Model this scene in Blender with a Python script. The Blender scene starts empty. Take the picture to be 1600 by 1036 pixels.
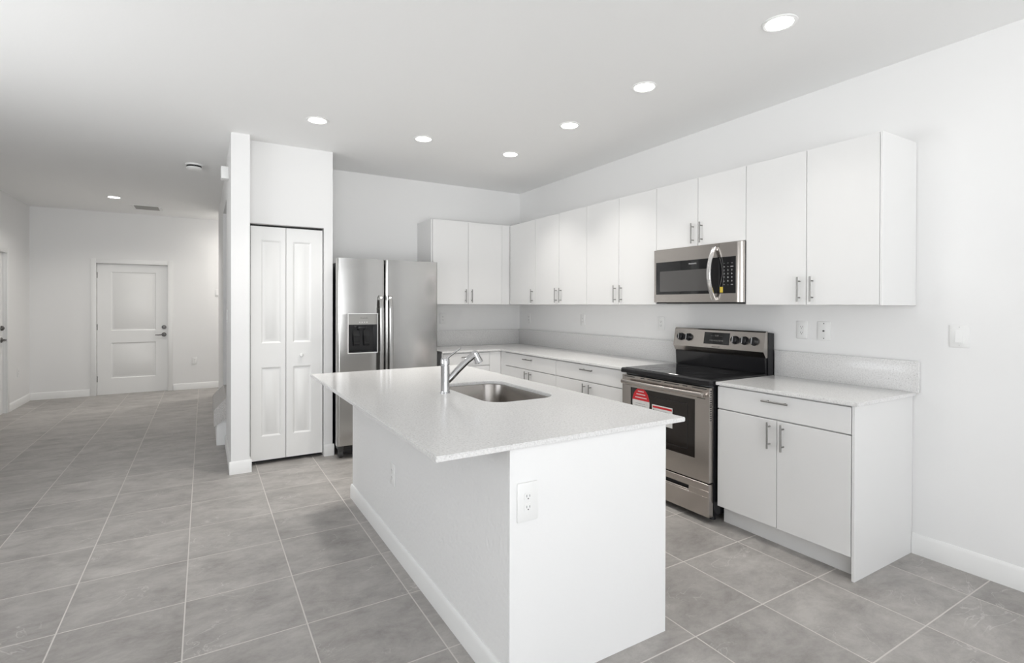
import bpy, bmesh, math, random
from mathutils import Matrix, Vector
random.seed(7)
C = bpy.context.scene.collection
SC = bpy.context.scene
R = math.radians

# ------------------------------------------------------------------ camera
def setup_camera():
    f, yaw, cy, h, pit, rol = 806.02, R(30.8483), 479.41, 1.4035, R(-.2307), R(-.1354)
    z = Vector((0, 0, 1))
    fw = Vector((math.sin(yaw), math.cos(yaw), 0)); rt = Vector((math.cos(yaw), -math.sin(yaw), 0))
    F = fw*math.cos(pit) + z*math.sin(pit)
    U = z*math.cos(pit) - fw*math.sin(pit)
    Rt = rt*math.cos(rol) - U*math.sin(rol)
    U = U*math.cos(rol) + rt*math.sin(rol)
    cam = bpy.data.cameras.new('camera'); o = bpy.data.objects.new('camera', cam); C.objects.link(o)
    m = Matrix((Rt, U, -F)).transposed().to_4x4(); m.translation = Vector((0, 0, h))
    o.matrix_world = m
    cam.sensor_fit = 'HORIZONTAL'; cam.sensor_width = 36; cam.lens = f/1600*36
    cam.shift_y = -(518-cy)/1600
    cam.clip_start = .02
    SC.camera = o
setup_camera()

# ------------------------------------------------------------------ world, daylight, exposure
w = bpy.data.worlds.new('sky'); SC.world = w; w.use_nodes = True
bg = w.node_tree.nodes['Background']; bg.inputs[1].default_value = 7.2
def sky():                                          # pale sky above the horizon, brighter lower half added to lift the ceiling
    t = w.node_tree; g = t.nodes.new('ShaderNodeTexCoord'); x = t.nodes.new('ShaderNodeSeparateXYZ'); r = t.nodes.new('ShaderNodeValToRGB')
    m = t.nodes.new('ShaderNodeMapRange'); m.inputs[1].default_value = -1; m.inputs[2].default_value = 1
    t.links.new(g.outputs['Generated'], x.inputs[0]); t.links.new(x.outputs[2], m.inputs[0]); t.links.new(m.outputs[0], r.inputs[0]); t.links.new(r.outputs[0], bg.inputs[0])
    e = r.color_ramp.elements; e[0].position = .47; e[0].color = (.975, .99, 1.0, 1); e[1].position = .53; e[1].color = (.415, .43, .45, 1)
sky()
SC.view_settings.view_transform = 'Standard'; SC.view_settings.look = 'None'
SC.view_settings.gamma = 1; SC.view_settings.use_curve_mapping = False
SC.view_settings.exposure = 0.10
def portal(name, loc, rot, sx, sy):                 # daylight sampling at a wall opening
    l = bpy.data.lights.new(name, 'AREA'); l.shape = 'RECTANGLE'; l.size = sx; l.size_y = sy
    l.cycles.is_portal = True
    o = bpy.data.objects.new(name, l); o.location = loc; o.rotation_euler = rot; C.objects.link(o)
XR, YB, ZC, XL, YF, YW = 3.461, 5.6055, 2.8153, -2.17, 10.0, -3.2
OPN = (-2.1, 1.9, 0.0, 2.45)                         # the patio opening behind the camera (x0,x1,z0,z1)
portal('daylight_opening', ((OPN[0]+OPN[1])/2, YW-.05, (OPN[2]+OPN[3])/2), (R(90), 0, 0), OPN[1]-OPN[0], OPN[3]-OPN[2])
OPL = (1.7, 4.2, .95, 1.95)                           # unseen window added in the left wall to brighten the room (y0,y1,z0,z1)
portal('added_side_daylight', (XL-.05, (OPL[0]+OPL[1])/2, (OPL[2]+OPL[3])/2), (R(90), 0, R(-90)), OPL[1]-OPL[0], OPL[3]-OPL[2])

# ------------------------------------------------------------------ materials
def new_mat(name, col, rough=.5, metal=0., spec=.5):
    m = bpy.data.materials.new(name); m.use_nodes = True
    b = m.node_tree.nodes['Principled BSDF']
    b.inputs['Base Color'].default_value = (*col, 1); b.inputs['Roughness'].default_value = rough
    b.inputs['Metallic'].default_value = metal; b.inputs['Specular IOR Level'].default_value = spec
    return m, m.node_tree, b
def N(t, typ, **kw):
    n = t.nodes.new(typ)
    for k, v in kw.items(): setattr(n, k, v)
    return n
def coords(t, scale=(1, 1, 1)):
    tc = N(t, 'ShaderNodeNewGeometry'); mp = N(t, 'ShaderNodeMapping'); mp.inputs['Scale'].default_value = scale
    t.links.new(tc.outputs['Position'], mp.inputs[0]); return mp.outputs[0]
def bumpy(mat, scale, strength, dist=.002, detail=3, sc=(1, 1, 1)):
    m, t, b = mat
    n = N(t, 'ShaderNodeTexNoise'); n.inputs['Scale'].default_value = scale; n.inputs['Detail'].default_value = detail
    t.links.new(coords(t, sc), n.inputs['Vector'])
    bp = N(t, 'ShaderNodeBump'); bp.inputs['Strength'].default_value = strength; bp.inputs['Distance'].default_value = dist
    t.links.new(n.outputs[0], bp.inputs['Height']); t.links.new(bp.outputs[0], b.inputs['Normal'])
    return mat
def vary(mat, scale, c0, c1, lo=.35, hi=.65, detail=4):
    m, t, b = mat
    n = N(t, 'ShaderNodeTexNoise'); n.inputs['Scale'].default_value = scale; n.inputs['Detail'].default_value = detail
    t.links.new(coords(t), n.inputs['Vector'])
    r = N(t, 'ShaderNodeValToRGB'); r.color_ramp.elements[0].position = lo; r.color_ramp.elements[1].position = hi
    r.color_ramp.elements[0].color = (*c0, 1); r.color_ramp.elements[1].color = (*c1, 1)
    t.links.new(n.outputs[0], r.inputs[0]); t.links.new(r.outputs[0], b.inputs['Base Color'])
    return mat
M = {}
M['wall'] = bumpy(new_mat('wall_paint', (.88, .878, .873), .6, spec=.3), 90, .12)[0]
M['island_wall'] = bumpy(new_mat('textured_wall_paint', (.86, .857, .85), .6, spec=.3), 42, .9, .004, 3)[0]
M['ceiling'] = bumpy(new_mat('ceiling_paint', (.95, .95, .945), .8, spec=.2), 45, .22, .003)[0]
M['trim'] = bumpy(new_mat('trim_paint', (.87, .87, .86), .38), 60, .03)[0]
M['cabinet'] = bumpy(new_mat('white_laminate', (.81, .807, .80), .38), 200, .02)[0]
M['cabinet_edge'] = bumpy(new_mat('cabinet_interior', (.72, .71, .70), .5), 200, .02)[0]
M['plate'] = bumpy(new_mat('plate_plastic', (.87, .87, .86), .3), 120, .02)[0]
M['dark'] = bumpy(new_mat('black_plastic', (.012, .012, .014), .35), 200, .05)[0]
M['black_enamel'] = bumpy(new_mat('black_enamel', (.009, .009, .011), .18), 150, .03)[0]
M['black_glass'] = bumpy(new_mat('black_glass', (.008, .008, .009), .06), 40, .01)[0]
M['oven_glass'] = bumpy(new_mat('oven_glass', (.014, .010, .008), .07), 40, .01)[0]
M['window_mesh'] = bumpy(new_mat('microwave_window', (.085, .082, .08), .10), 900, .05)[0]
M['nickel'] = bumpy(new_mat('brushed_nickel', (.30, .295, .285), .38, 1), 400, .05)[0]
M['bronze'] = bumpy(new_mat('dark_nickel', (.16, .155, .15), .35, 1), 300, .05)[0]
M['chrome'] = bumpy(new_mat('chrome', (.56, .56, .57), .06, 1), 30, .01)[0]
M['bright_steel'] = bumpy(new_mat('bright_steel', (.78, .77, .76), .2, 1), 60, .25, .002)[0]
M['rubber'] = bumpy(new_mat('grey_rubber', (.06, .06, .06), .6), 90, .1)[0]
M['grey_panel'] = bumpy(new_mat('grey_panel', (.34, .335, .32), .35, .6), 200, .03)[0]
M['burner_grey'] = bumpy(new_mat('burner_print', (.045, .045, .045), .2), 90, .01)[0]
M['red'] = vary(new_mat('red_print', (.62, .02, .03), .45), 60, (.60, .015, .025), (.66, .03, .04))[0]
M['paper'] = vary(new_mat('paper', (.78, .77, .75), .6), 50, (.74, .73, .71), (.80, .79, .77))[0]
M['print'] = vary(new_mat('grey_print', (.35, .35, .35), .6), 50, (.32, .32, .32), (.40, .40, .40))[0]
M['yellow'] = vary(new_mat('yellow_film', (.62, .47, .05), .4), 60, (.58, .43, .04), (.66, .50, .07))[0]
M['silver_print'] = bumpy(new_mat('silver_print', (.75, .75, .75), .4), 90, .01)[0]
M['dark_print'] = bumpy(new_mat('dark_print', (.10, .10, .10), .5), 90, .01)[0]
M['carpet'] = bumpy(vary(new_mat('grey_carpet', (.42, .40, .39), .95, spec=.1), 160, (.58, .56, .54), (.74, .72, .70)), 260, .8, .006)[0]
def brushed(name, col, rough, sc, bs=.012, bd=.001):
    mat = new_mat(name, col, rough, 1); m, t, b = mat
    n = N(t, 'ShaderNodeTexNoise'); n.inputs['Scale'].default_value = 1; n.inputs['Detail'].default_value = 2
    t.links.new(coords(t, sc), n.inputs['Vector'])
    mr = N(t, 'ShaderNodeMapRange'); mr.inputs[3].default_value = rough-.025; mr.inputs[4].default_value = rough+.035
    t.links.new(n.outputs[0], mr.inputs[0]); t.links.new(mr.outputs[0], b.inputs['Roughness'])
    bp = N(t, 'ShaderNodeBump'); bp.inputs['Strength'].default_value = bs; bp.inputs['Distance'].default_value = bd
    t.links.new(n.outputs[0], bp.inputs['Height']); t.links.new(bp.outputs[0], b.inputs['Normal'])
    return m
M['steel'] = brushed('brushed_steel', (.47, .465, .455), .19, (1.2, 1.2, 9), .10, .006)
M['steel_y'] = brushed('brushed_steel_warm', (.50, .465, .435), .22, (3, 3, 400), .008)
M['sink_steel'] = brushed('sink_steel', (.34, .32, .30), .24, (3, 250, 250))
def emit(name, col, s):
    m = bpy.data.materials.new(name); m.use_nodes = True; t = m.node_tree; t.nodes.clear()
    e = N(t, 'ShaderNodeEmission'); e.inputs[0].default_value = (*col, 1); e.inputs[1].default_value = s
    o = N(t, 'ShaderNodeOutputMaterial'); t.links.new(e.outputs[0], o.inputs[0]); return m
M['lens'] = emit('lamp_lens', (1, .985, .96), 14)
def quartz():
    mat = new_mat('speckled_quartz', (.8, .79, .78), .15); m, t, b = mat
    p = coords(t)
    n = N(t, 'ShaderNodeTexNoise'); n.inputs['Scale'].default_value = 130; n.inputs['Detail'].default_value = 3
    t.links.new(p, n.inputs['Vector'])
    r = N(t, 'ShaderNodeValToRGB'); e = r.color_ramp.elements
    e[0].position = .34; e[0].color = (.69, .683, .676, 1); e[1].position = .58; e[1].color = (.81, .805, .797, 1)
    t.links.new(n.outputs[0], r.inputs[0])
    v = N(t, 'ShaderNodeTexVoronoi'); v.inputs['Scale'].default_value = 80; t.links.new(p, v.inputs['Vector'])
    r2 = N(t, 'ShaderNodeValToRGB'); e = r2.color_ramp.elements
    e[0].position = .10; e[0].color = (1, 1, 1, 1); e[1].position = .18; e[1].color = (0, 0, 0, 1)
    t.links.new(v.outputs['Distance'], r2.inputs[0])
    wn = N(t, 'ShaderNodeTexWhiteNoise'); wn.noise_dimensions = '3D'; t.links.new(v.outputs['Position'], wn.inputs[0])
    g = N(t, 'ShaderNodeMath', operation='GREATER_THAN'); g.inputs[1].default_value = .5; t.links.new(wn.outputs[0], g.inputs[0])
    mu = N(t, 'ShaderNodeMath', operation='MULTIPLY'); t.links.new(r2.outputs[0], mu.inputs[0]); t.links.new(g.outputs[0], mu.inputs[1])
    r3 = N(t, 'ShaderNodeValToRGB'); e = r3.color_ramp.elements
    e[0].position = .5; e[0].color = (.40, .385, .37, 1); e[1].position = .8; e[1].color = (.94, .935, .93, 1)
    t.links.new(wn.outputs[1], r3.inputs[0])
    mx = N(t, 'ShaderNodeMix', data_type='RGBA'); t.links.new(mu.outputs[0], mx.inputs[0])
    t.links.new(r.outputs[0], mx.inputs[6]); t.links.new(r3.outputs[0], mx.inputs[7])
    t.links.new(mx.outputs[2], b.inputs['Base Color'])
    return m
M['quartz'] = quartz()
def tile():
    mat = new_mat('floor_tile', (.4, .4, .4), .4); m, t, b = mat
    geo = N(t, 'ShaderNodeNewGeometry'); sp = N(t, 'ShaderNodeSeparateXYZ'); t.links.new(geo.outputs['Position'], sp.inputs[0])
    S = .4655
    def mth(op, a, bb=None):
        n = N(t, 'ShaderNodeMath', operation=op)
        for i, v in enumerate((a, bb)):
            if v is None: continue
            if isinstance(v, (int, float)): n.inputs[i].default_value = v
            else: t.links.new(v, n.inputs[i])
        return n.outputs[0]
    ids, ms = [], []
    for k, off in ((0, -.075), (1, 1.0045)):
        u = mth('DIVIDE', mth('SUBTRACT', sp.outputs[k], off), S)
        fl = mth('FLOOR', u); fr = mth('SUBTRACT', u, fl)
        d = mth('MULTIPLY', mth('MINIMUM', fr, mth('SUBTRACT', 1.0, fr)), S)
        ids.append(fl); ms.append(d)
    d = mth('MINIMUM', ms[0], ms[1])
    mask = N(t, 'ShaderNodeMapRange'); mask.inputs[1].default_value = .0022; mask.inputs[2].default_value = .0036
    t.links.new(d, mask.inputs[0])                                  # 0 in grout, 1 on tile
    cb = N(t, 'ShaderNodeCombineXYZ'); t.links.new(ids[0], cb.inputs[0]); t.links.new(ids[1], cb.inputs[1])
    wn = N(t, 'ShaderNodeTexWhiteNoise'); t.links.new(cb.outputs[0], wn.inputs[0])
    sc = N(t, 'ShaderNodeVectorMath', operation='SCALE'); sc.inputs[3].default_value = 7.3; t.links.new(wn.outputs[1], sc.inputs[0])
    ad = N(t, 'ShaderNodeVectorMath', operation='ADD'); t.links.new(geo.outputs['Position'], ad.inputs[0]); t.links.new(sc.outputs[0], ad.inputs[1])
    mp = N(t, 'ShaderNodeMapping'); mp.inputs['Scale'].default_value = (1, 1.5, 1); mp.inputs['Rotation'].default_value = (0, 0, .35); t.links.new(ad.outputs[0], mp.inputs[0])
    n1 = N(t, 'ShaderNodeTexNoise'); n1.inputs['Scale'].default_value = 3.6; n1.inputs['Detail'].default_value = 12; n1.inputs['Roughness'].default_value = .76; n1.inputs['Distortion'].default_value = .25
    t.links.new(mp.outputs[0], n1.inputs['Vector'])
    r = N(t, 'ShaderNodeValToRGB'); e = r.color_ramp.elements
    e[0].position = .34; e[0].color = (.272, .256, .242, 1); e[1].position = .66; e[1].color = (.462, .441, .42, 1)
    t.links.new(n1.outputs[0], r.inputs[0])
    n2 = N(t, 'ShaderNodeTexNoise'); n2.inputs['Scale'].default_value = 2.2; n2.inputs['Detail'].default_value = 5; n2.inputs['Distortion'].default_value = 1.6
    t.links.new(mp.outputs[0], n2.inputs['Vector'])
    ab = mth('ABSOLUTE', mth('SUBTRACT', n2.outputs[0], .5))
    vr = N(t, 'ShaderNodeMapRange'); vr.inputs[1].default_value = 0; vr.inputs[2].default_value = .006; vr.inputs[3].default_value = .42; vr.inputs[4].default_value = 0
    t.links.new(ab, vr.inputs[0])
    n3 = N(t, 'ShaderNodeTexNoise'); n3.inputs['Scale'].default_value = 3; t.links.new(ad.outputs[0], n3.inputs['Vector'])
    gate = N(t, 'ShaderNodeMapRange'); gate.inputs[1].default_value = .52; gate.inputs[2].default_value = .62; t.links.new(n3.outputs[0], gate.inputs[0])
    vein = mth('MULTIPLY', vr.outputs[0], gate.outputs[0])
    mx0 = N(t, 'ShaderNodeMix', data_type='RGBA'); t.links.new(vein, mx0.inputs[0]); t.links.new(r.outputs[0], mx0.inputs[6]); mx0.inputs[7].default_value = (.72, .70, .68, 1)
    hv = N(t, 'ShaderNodeHueSaturation'); vv = N(t, 'ShaderNodeMapRange'); vv.inputs[3].default_value = .93; vv.inputs[4].default_value = 1.06
    t.links.new(wn.outputs[0], vv.inputs[0]); t.links.new(vv.outputs[0], hv.inputs['Value']); t.links.new(mx0.outputs[2], hv.inputs['Color'])
    mx = N(t, 'ShaderNodeMix', data_type='RGBA'); t.links.new(mask.outputs[0], mx.inputs[0])
    mx.inputs[6].default_value = (.62, .59, .56, 1); t.links.new(hv.outputs[0], mx.inputs[7])
    t.links.new(mx.outputs[2], b.inputs['Base Color'])
    rr = N(t, 'ShaderNodeMapRange'); rr.inputs[3].default_value = .85; rr.inputs[4].default_value = .42; t.links.new(mask.outputs[0], rr.inputs[0]); t.links.new(rr.outputs[0], b.inputs['Roughness'])
    bp = N(t, 'ShaderNodeBump'); bp.inputs['Strength'].default_value = .4; bp.inputs['Distance'].default_value = .002
    t.links.new(mask.outputs[0], bp.inputs['Height']); t.links.new(bp.outputs[0], b.inputs['Normal'])
    return m
M['tile'] = tile()

# ------------------------------------------------------------------ mesh helpers
def frame(kind, o):
    """u right, v up, w out of the surface, seen by somebody facing it"""
    ax = {'-X': ((0, -1, 0), (0, 0, 1), (-1, 0, 0)), '-Y': ((1, 0, 0), (0, 0, 1), (0, -1, 0)),
          '+X': ((0, 1, 0), (0, 0, 1), (1, 0, 0)), '+Y': ((-1, 0, 0), (0, 0, 1), (0, 1, 0)),
          '-Z': ((1, 0, 0), (0, -1, 0), (0, 0, -1))}[kind]
    m = Matrix(ax).transposed().to_4x4(); m.translation = Vector(o); return m
ID = Matrix.Identity(4)
class MB:
    def __init__(s, m=ID): s.bm = bmesh.new(); s.m = m
    def _merge(s, t):
        me = bpy.data.meshes.new('t'); t.to_mesh(me); t.free(); s.bm.from_mesh(me); bpy.data.meshes.remove(me); return s
    def box(s, a, b, bev=0, seg=2):
        t = bmesh.new(); bmesh.ops.create_cube(t, size=1)
        for v in t.verts:
            v.co = s.m @ Vector([(a[i]+b[i])/2 + v.co[i]*(b[i]-a[i]) for i in range(3)])
        if bev: bmesh.ops.bevel(t, geom=t.edges[:], offset=bev, segments=seg, affect='EDGES', profile=.5)
        bmesh.ops.recalc_face_normals(t, faces=t.faces[:]); return s._merge(t)
    def loops(s, L, cap0=True, cap1=True, closed=False):
        t = bmesh.new(); V = [[t.verts.new(s.m @ Vector(p)) for p in l] for l in L]; n = len(L[0])
        pairs = list(zip(V, V[1:])) + ([(V[-1], V[0])] if closed else [])
        for p, q in pairs:
            for i in range(n): t.faces.new((p[i], p[(i+1) % n], q[(i+1) % n], q[i]))
        if cap0 and not closed: t.faces.new(V[0][::-1])
        if cap1 and not closed: t.faces.new(V[-1])
        bmesh.ops.recalc_face_normals(t, faces=t.faces[:]); return s._merge(t)
    def cyl(s, p, q, r, r2=None, n=24):
        p, q = Vector(p), Vector(q); r2 = r if r2 is None else r2
        return s.loops([ring(p, q-p, r, n), ring(q, q-p, r2, n)])
    def lathe(s, p, d, prof, n=28):                       # prof: (radius, height along d)
        p = Vector(p); d = Vector(d).normalized()
        return s.loops([ring(p+d*h, d, max(r, 1e-4), n) for r, h in prof])
    def tube(s, pts, r, n=12, flat=1., up=(0, 0, 1)):
        P = [Vector(p) for p in pts]; L = []
        for i, p in enumerate(P):
            d = (P[min(i+1, len(P)-1)]-P[max(i-1, 0)]).normalized()
            rr = r[i] if isinstance(r, (list, tuple)) else r
            a = d.cross(Vector(up)).normalized(); b = a.cross(d).normalized()
            L.append([p + a*math.cos(2*math.pi*k/n)*rr + b*math.sin(2*math.pi*k/n)*rr*flat for k in range(n)])
        return s.loops(L)
    def prism(s, poly, a, b, axis):                       # poly in the two other axes, extruded a..b along axis
        def P(u, v, w): return {'x': (w, u, v), 'y': (u, w, v), 'z': (u, v, w)}[axis]
        return s.loops([[P(u, v, a) for u, v in poly], [P(u, v, b) for u, v in poly]])
    def build(s, name, mat, parent=None, angle=32):
        off = Vector((0, 0, 0)); p = parent
        while p: off += p.location; p = p.parent
        for v in s.bm.verts: v.co -= off
        me = bpy.data.meshes.new(name); 
        for f in s.bm.faces: f.smooth = True
        s.bm.to_mesh(me); s.bm.free()
        me.set_sharp_from_angle(angle=R(angle))
        me.materials.append(M[mat] if isinstance(mat, str) else mat)
        o = bpy.data.objects.new(name, me); C.objects.link(o)
        if parent: o.parent = parent
        return o
def ring(c, d, r, n):
    d = Vector(d).normalized(); a = d.orthogonal().normalized(); b = d.cross(a)
    return [Vector(c)+a*math.cos(2*math.pi*i/n)*r+b*math.sin(2*math.pi*i/n)*r for i in range(n)]
def rrect(x0, x1, y0, y1, r, z, n=8):
    out = []
    for cx, cy, a0 in ((x1-r, y1-r, 0), (x0+r, y1-r, 90), (x0+r, y0+r, 180), (x1-r, y0+r, 270)):
        for k in range(n+1):
            a = R(a0+90*k/n); out.append((cx+r*math.cos(a), cy+r*math.sin(a), z))
    return out
def thing(name, label, cat, loc, group=None):
    o = bpy.data.objects.new(name, None); C.objects.link(o); o.location = loc; o.empty_display_size = .1
    o['label'] = label; o['category'] = cat
    if group: o['group'] = group
    return o
def tag(o, label, cat, group=None):
    o['label'] = label; o['category'] = cat
    if group: o['group'] = group
    return o
def struct(o):
    o['kind'] = 'structure'; return o
def lettering(s, m, size, mat, parent, name='lettering', align='CENTER', space=1.):
    cu = bpy.data.curves.new('t', 'FONT'); cu.body = s; cu.size = size; cu.align_x = align; cu.align_y = 'CENTER'
    cu.extrude = .0002; cu.space_character = space
    to = bpy.data.objects.new('t', cu); C.objects.link(to)
    bpy.context.view_layer.update()
    me = bpy.data.meshes.new_from_object(to.evaluated_get(bpy.context.evaluated_depsgraph_get()))
    bpy.data.objects.remove(to); bpy.data.curves.remove(cu)
    off = Vector((0, 0, 0)); p = parent
    while p: off += p.location; p = p.parent
    me.transform(m); me.transform(Matrix.Translation(-off)); me.name = name
    me.materials.clear(); me.materials.append(M[mat])
    o = bpy.data.objects.new(name, me); C.objects.link(o); o.parent = parent
    return o

# ------------------------------------------------------------------ room shell
struct(MB().box((-2.4, YW-.3, -.1), (3.7, 10.2, 0)).build('floor', 'tile'))
struct(MB().box((-2.4, YW-.1, ZC), (3.7, 10.2, ZC+.12)).build('ceiling', 'ceiling'))
struct(MB().box((XR, YW, 0), (XR+.12, YF+.12, ZC)).build('wall_right', 'wall'))
struct(MB().box((1.028, YB, 0), (XR, YB+.12, ZC)).build('wall_back', 'wall'))
# left wall with the front door's opening, far wall with the hall door's opening
FD = (7.98, 8.97, 2.05)
b = MB().box((XL-.12, YW, 0), (XL, OPL[0], ZC)).box((XL-.12, OPL[1], 0), (XL, FD[0], ZC)).box((XL-.12, OPL[0], 0), (XL, OPL[1], OPL[2])).box((XL-.12, OPL[0], OPL[3]), (XL, OPL[1], ZC)).box((XL-.12, FD[1], 0), (XL, YF+.12, ZC)).box((XL-.12, FD[0], FD[2]), (XL, FD[1], ZC)).box((XL-.12, FD[0], 0), (XL-.08, FD[1], FD[2]))  # last box: unseen panel added to block sky light behind the front door
struct(b.build('wall_left', 'wall'))
HD = (-1.409, -.501, 2.024)
b = MB().box((XL, YF, 0), (HD[0], YF+.12, ZC)).box((HD[1], YF, 0), (XR, YF+.12, ZC)).box((HD[0], YF, HD[2]), (HD[1], YF+.12, ZC)).box((HD[0], YF+.09, 0), (HD[1], YF+.12, HD[2]))  # last box: unseen panel added to stop light leaking round the hall door
struct(b.build('wall_far', 'wall'))
b = MB().box((XL-.12, YW-.12, 0), (OPN[0], YW, ZC)).box((OPN[1], YW-.12, 0), (XR+.12, YW, ZC)).box((OPN[0], YW-.12, OPN[3]), (OPN[1], YW, ZC))
struct(b.build('wall_front', 'wall'))
b = MB()
for x in (OPN[0], (OPN[0]+OPN[1])/2-.03, OPN[1]-.06): b.box((x, YW-.10, 0), (x+.06, YW-.03, OPN[3]), .004)
b.box((OPN[0]+.06, YW-.10, OPN[3]-.06), (OPN[1]-.06, YW-.03, OPN[3]), .004)
struct(b.build('window_1', 'trim'))
b = MB()
for y in (OPL[0], (OPL[0]+OPL[1])/2-.03, OPL[1]-.06): b.box((XL-.10, y, OPL[2]), (XL-.03, y+.06, OPL[3]), .004)
for z in (OPL[2], OPL[3]-.06): b.box((XL-.10, OPL[0]+.06, z), (XL-.03, OPL[1]-.06, z+.06), .004)
struct(b.build('added_window', 'trim'))  # frame of the added side window
# pantry front, wing wall and the wall along the stairs
PX0, PX1, PZ, WX, WXR, WY, PY = .335, .951, 2.105, .192, .330, 4.822, 4.975
b = MB().box((WX, WY, 0), (WXR, 5.87, ZC)).box((WXR, PY, PZ), (1.028, PY+.11, ZC)).box((PX1, PY, 0), (1.028, PY+.11, PZ)).box((.928, PY+.11, 0), (1.028, 5.76, ZC))
struct(b.build('wall_pantry', 'wall'))
b = MB().box((WX, 5.87, 2.45), (WXR, 6.85, ZC)).box((WX, 6.85, 0), (WXR, 9.08, ZC)).box((WXR, 6.85, 0), (2.6, 6.95, ZC)).box((WXR, 8.97, 0), (XR, 9.08, ZC)).box((2.5, YB+.12, 0), (2.6, 6.85, ZC)).box((WXR, 5.76, 0), (1.028, 5.87, ZC))
struct(b.build('wall_stair', 'wall'))

def baseboard(name, segs, h=.105, t=.013):
    """segs: list of (p, q, outward normal)"""
    b = MB()
    for (x0, y0), (x1, y1), (nx, ny) in segs:
        prof = [(0, 0), (t, 0), (t, h-.018), (t*.55, h-.006), (t*.3, h), (0, h)]
        b.loops([[(x+nx*u, y+ny*u, v) for u, v in prof] for x, y in ((x0, y0), (x1, y1))])
    return struct(b.build(name, 'trim'))
baseboard('baseboard_right', [((XR, YW), (XR, 1.345), (-1, 0))], .115)
baseboard('baseboard_left', [((XL, YW), (XL, FD[0]-.075), (1, 0)), ((XL, FD[1]+.075), (XL, YF), (1, 0))])
baseboard('baseboard_far', [((XL, YF), (HD[0]-.075, YF), (0, -1)), ((HD[1]+.075, YF), (XR, YF), (0, -1))])
baseboard('baseboard_pantry', [((WX-.013, WY), (WXR+.013, WY), (0, -1)), ((WX, WY), (WX, 5.85), (-1, 0)), ((WXR, WY), (WXR, PY+.03), (1, 0)),
                               ((PX1+.002, PY), (1.041, PY), (0, -1)), ((1.028, PY), (1.028, 5.6), (1, 0))])
baseboard('baseboard_stair', [((WX, 6.86), (WX, 9.08), (-1, 0)), ((WX-.013, 9.08), (XR, 9.08), (0, 1))])

# ------------------------------------------------------------------ panelled doors
def leaf(m, u0, u1, v0, v1, panels, t=.035, deep=.011):
    """moulded door leaf, face at w=0"""
    b = MB(m)
    us = sorted({u0, u1, *[p[0] for p in panels], *[p[1] for p in panels]})
    vs = sorted({v0, v1, *[p[2] for p in panels], *[p[3] for p in panels]})
    inside = lambda u, v: any(p[0] < u < p[1] and p[2] < v < p[3] for p in panels)
    b.box((u0, v0, -t), (u1, v1, -deep-.001))
    for i in range(len(us)-1):
        for j in range(len(vs)-1):
            if not inside((us[i]+us[i+1])/2, (vs[j]+vs[j+1])/2):
                b.box((us[i], vs[j], -deep-.001), (us[i+1], vs[j+1], 0))
    for p in panels:
        L = []
        for ins, wv in ((0, 0), (.006, -.003), (.014, -deep), (.026, -deep), (.044, -.002)):
            a, c, d, e = p[0]+ins, p[1]-ins, p[2]+ins, p[3]-ins
            L.append([(a, d, wv), (c, d, wv), (c, e, wv), (a, e, wv)])
        b.loops(L, cap0=False)
    return b
def casing(name, m, u0, u1, v1, wd=.068, t=.016):
    b = MB(m)
    for a, c, d, e in ((u0-wd, u0, 0, v1+wd), (u1, u1+wd, 0, v1+wd), (u0, u1, v1, v1+wd)):
        b.box((a, d, 0), (c, e, t), .004)
    return struct(b.build(name, 'trim'))
def lever_set(m, u, parent, side, zl=.92, zd=1.06):
    h = MB(m).lathe((u, zl, 0), (0, 0, 1), [(.033, 0), (.033, .008), (.026, .014), (.012, .016), (.012, .05), (0, .05)])
    h.tube([(u, zl, .042), (u+side*.02, zl, .048), (u+side*.07, zl-.003, .050), (u+side*.115, zl-.002, .046)], [.011, .0105, .009, .007], flat=.8)
    h.build('lever_handle', 'bronze', parent)
    MB(m).lathe((u, zd, 0), (0, 0, 1), [(.031, 0), (.031, .012), (.027, .022), (.014, .024), (.014, .032), (0, .033)]).build('deadbolt', 'bronze', parent)
m = frame('-Y', (0, YF+.045, 0))
d = struct(leaf(m, HD[0]+.004, HD[1]-.004, .001, HD[2]-.004, [(-1.235, -.66, .985, 1.90), (-1.235, -.66, .245, .80)]).build('door_1', 'trim'))
lever_set(m, -.554, d, -1, .91, 1.03)
b = MB(m)
for z in (.2, 1.0, 1.8): b.cyl((HD[0]+.004, z, .004), (HD[0]+.004, z+.09, .004), .007)
b.build('hinge', 'nickel', d)
casing('trim_1', frame('-Y', (0, YF, 0)), HD[0], HD[1], HD[2])
m = frame('+X', (XL-.03, 0, 0))
d = struct(leaf(m, FD[0]+.004, FD[1]-.004, .001, FD[2]-.004, [(8.15, 8.80, 1.0, 1.90), (8.15, 8.80, .245, .80)]).build('door_2', 'trim'))
lever_set(m, 8.90, d, -1, .94, 1.09)
casing('trim_2', frame('+X', (XL, 0, 0)), FD[0], FD[1], FD[2])
# pantry bifold
m = frame('-Y', (0, PY+.018, 0))
mid = .630
pl = lambda a, c: [(a, c, 1.06, 1.965), (a, c, .24, .848)]
d = struct(leaf(m, PX0+.012, mid-.002, .035, 2.083, pl(.428, .590)).build('door_3', 'trim'))
leaf(m, mid+.002, PX1-.010, .035, 2.083, pl(.687, .842)).build('bifold_leaf', 'trim', d)
MB(m).lathe((.755, .945, 0), (0, 0, 1), [(.010, 0), (.008, .012), (.015, .020), (.017, .027), (.012, .033), (0, .035)]).build('knob', 'trim', d)
MB().box((PX0, PY+.008, 2.098), (PX1, PY+.05, PZ), .001).build('track', 'nickel', d)
struct(MB().box((PX0, PY+.10, 0), (PX1, PY+.11, PZ)).build('closet_shade_sheet', 'dark'))      # black sheet standing in for the closet's shade behind the leaves

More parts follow.
